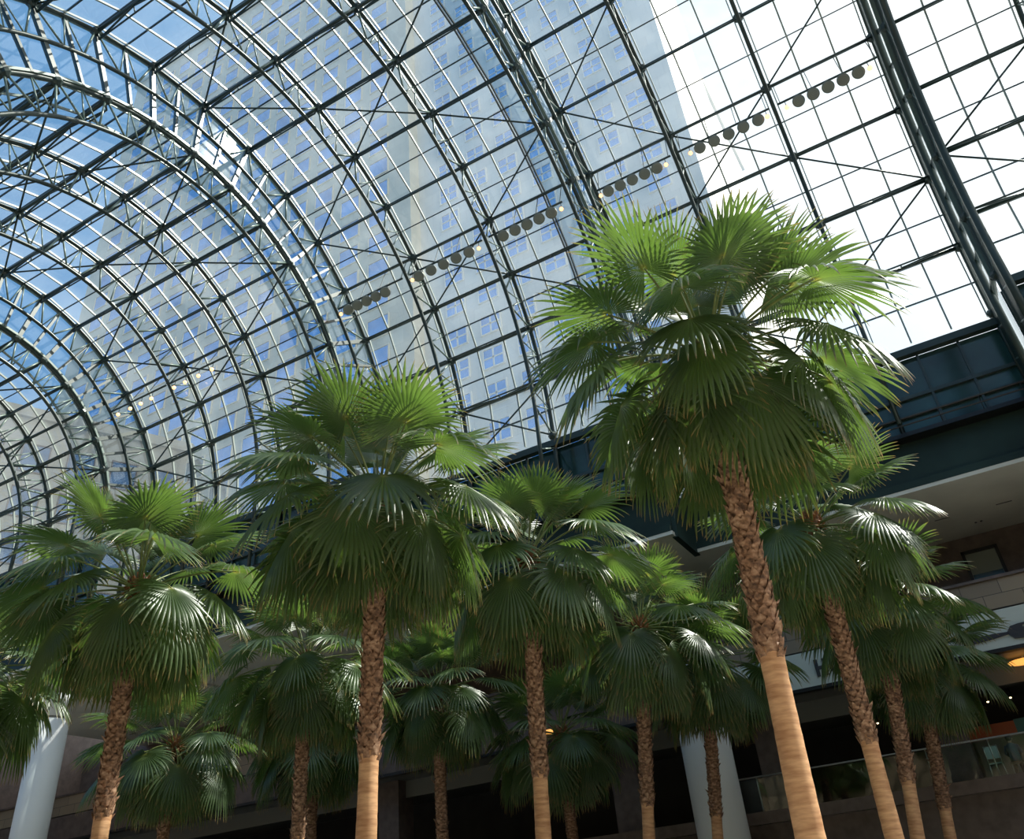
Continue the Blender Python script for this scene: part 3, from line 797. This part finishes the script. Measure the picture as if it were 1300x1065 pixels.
# ------------------------------------------------------------------ buildings outside
def rot_pts(m, c, ang):
    ca, sa = math.cos(ang), math.sin(ang)
    m.v = [(c[0]+(x-c[0])*ca-(y-c[1])*sa, c[1]+(x-c[0])*sa+(y-c[1])*ca, z) for x, y, z in m.v]
    return m
def building(name, label, x0, x1, y0, y1, z1, mat, pw, ph, ww, wh, zmin, vis, cross=False, ang=0, faces='f', setback=None):
    c = (x0, y0)
    o = thing(name, label, 'building', (x0, y0, -1.6))
    body = MB().box(x0, x1, y0, y1, -1.6, z1)
    body.box(x0-.5, x1+.5, y0-.5, y1+.5, z1, z1+1.2)
    rot_pts(body, c, ang).build('walls', mat, o)
    # window mesh shared by every window
    wm = MB().box(-ww/2, ww/2, -.06, .10, -wh/2, wh/2)
    fm = MB(); 
    for a in ((-ww/2-.14, -ww/2, -wh/2-.14, wh/2+.14), (ww/2, ww/2+.14, -wh/2-.14, wh/2+.14), (-ww/2, ww/2, wh/2, wh/2+.14), (-ww/2, ww/2, -wh/2-.14, -wh/2)):
        fm.box(a[0], a[1], -.14, .1, a[2], a[3])
    if cross: fm.box(-.09, .09, -.1, .1, -wh/2, wh/2); fm.box(-ww/2, ww/2, -.1, .1, -.09, .09)
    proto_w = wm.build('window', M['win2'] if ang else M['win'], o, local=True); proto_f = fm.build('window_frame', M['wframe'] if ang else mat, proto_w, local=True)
    spots = []
    nx = int((x1-x0-1)/pw); nz = int((z1-zmin-2)/ph)
    for i in range(nx):
        for j in range(nz):
            x = x0 + (x1-x0)/2 + (i-(nx-1)/2)*pw; z = z1-2.2-ph*.5-j*ph
            spots.append((x, y0, z))
    def wpt(p): 
        ca, sa = math.cos(ang), math.sin(ang)
        return Vector((c[0]+(p[0]-c[0])*ca-(p[1]-c[1])*sa, c[1]+(p[0]-c[0])*sa+(p[1]-c[1])*ca, p[2]))
    def inview(p):
        w = B @ wpt(p)
        if w.z <= 0: return False, 0
        u, v = 650+F*w.x/w.z, 487.5+F*w.y/w.z
        return (-30 < u < 1330 and -30 < v < 1000), w.z
    seen = sorted([(inview(p)[1], p) for p in spots if inview(p)[0]])
    near = [p for _, p in seen[:90]]; far = [p for _, p in seen[90:]]
    L = ROOT[o.name]
    for k, p in enumerate(near):
        a = proto_w if k == 0 else proto_w.copy(); 
        if k: col.objects.link(a); b = proto_f.copy(); col.objects.link(b); b.parent = a
        a.parent = o; q = wpt(p); a.location = (q.x-L[0], q.y-L[1], q.z-L[2]); a.rotation_euler = (0, 0, ang)
    if far:
        m1, m2 = MB(), MB()
        for p in far:
            for src, dst in ((wm, m1), (fm, m2)):
                n = len(dst.v); ca, sa = math.cos(ang), math.sin(ang); q = wpt(p)
                dst.v += [(q.x+x*ca-y*sa, q.y+x*sa+y*ca, q.z+z) for x, y, z in src.v]; dst.f += [tuple(i+n for i in f) for f in src.f]
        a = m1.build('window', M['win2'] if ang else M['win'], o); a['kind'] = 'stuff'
        b = m2.build('window_frame', M['wframe'] if ang else mat, a); b['kind'] = 'stuff'
    return o
building('office_tower', 'tall grey granite office tower filling most of the view through the left glass', -107, -42, 60, 95, 147, M['tower'], 4.6, 4.4, 2.9, 2.7, 30, 1)
building('office_tower', 'pale office tower with gridded windows behind the centre glass', -42, -8.1, 62, 95, 147, M['tower2'], 4.2, 4.4, 2.3, 2.3, 30, 1, cross=True)
building('office_building', 'lower pale office block right of the towers against the white sky', -30, -8.6, 96, 120, 116, M['tower2'], 4.2, 4.4, 2.5, 2.5, 40, 1, cross=True)
building('limestone_building', 'low beige limestone building with large windows at the lower left', -92, -50, 24, 60, 53, M['beigeb'], 4.6, 5.2, 2.6, 3.2, 10, 1, ang=math.radians(66))

# ------------------------------------------------------------------ light
SUN = Vector((.52, .41, .75)).normalized()
sd = bpy.data.lights.new('sun', 'SUN'); sd.energy = 8.0; sd.angle = math.radians(.6); sd.color = (1, .95, .86)
so = bpy.data.objects.new('sun', sd); col.objects.link(so); so.rotation_euler = SUN.to_track_quat('Z', 'Y').to_euler(); so.location = (0, 0, 60)
w = bpy.data.worlds.new('sky'); bpy.context.scene.world = w; w.use_nodes = True; nt = w.node_tree; nt.nodes.clear()
out = nt.nodes.new('ShaderNodeOutputWorld'); bg = nt.nodes.new('ShaderNodeBackground')
tc = nt.nodes.new('ShaderNodeTexCoord')
dp = nt.nodes.new('ShaderNodeVectorMath'); dp.operation = 'DOT_PRODUCT'; dp.inputs[1].default_value = tuple(Vector((.80, .40, .45)).normalized())
nt.links.new(tc.outputs['Generated'], dp.inputs[0])
nz = nt.nodes.new('ShaderNodeTexNoise'); nz.inputs['Scale'].default_value = 2.2; nz.inputs['Detail'].default_value = 7; nt.links.new(tc.outputs['Generated'], nz.inputs['Vector'])
ma = nt.nodes.new('ShaderNodeMath'); ma.operation = 'MULTIPLY_ADD'; ma.inputs[1].default_value = .5; nt.links.new(nz.outputs['Fac'], ma.inputs[0]); nt.links.new(dp.outputs['Value'], ma.inputs[2])
rp = nt.nodes.new('ShaderNodeValToRGB'); cr = rp.color_ramp
cr.elements[0].position = .0; cr.elements[0].color = (.13, .32, .62, 1)
cr.elements[1].position = 1.0; cr.elements[1].color = (1.45, 1.5, 1.55, 1)
e = cr.elements.new(.45); e.color = (.21, .42, .72, 1)
e = cr.elements.new(.78); e.color = (.75, .92, 1.1, 1)
nt.links.new(ma.outputs[0], rp.inputs['Fac']); nt.links.new(rp.outputs[0], bg.inputs[0]); bg.inputs[1].default_value = 1.0
nt.links.new(bg.outputs[0], out.inputs[0])

# everything above was laid out from eye height: lift the scene so the floor is at z = 0
for o in bpy.context.scene.objects:
    if o.parent is None: o.location.z += EYE
sc = bpy.context.scene
sc.view_settings.view_transform = 'Standard'; sc.view_settings.look = 'None'; sc.view_settings.exposure = .15; sc.view_settings.gamma = 1
sc.view_settings.use_curve_mapping = False
sc.cycles.sample_clamp_indirect = 6
sc.cycles.transparent_max_bounces = 16
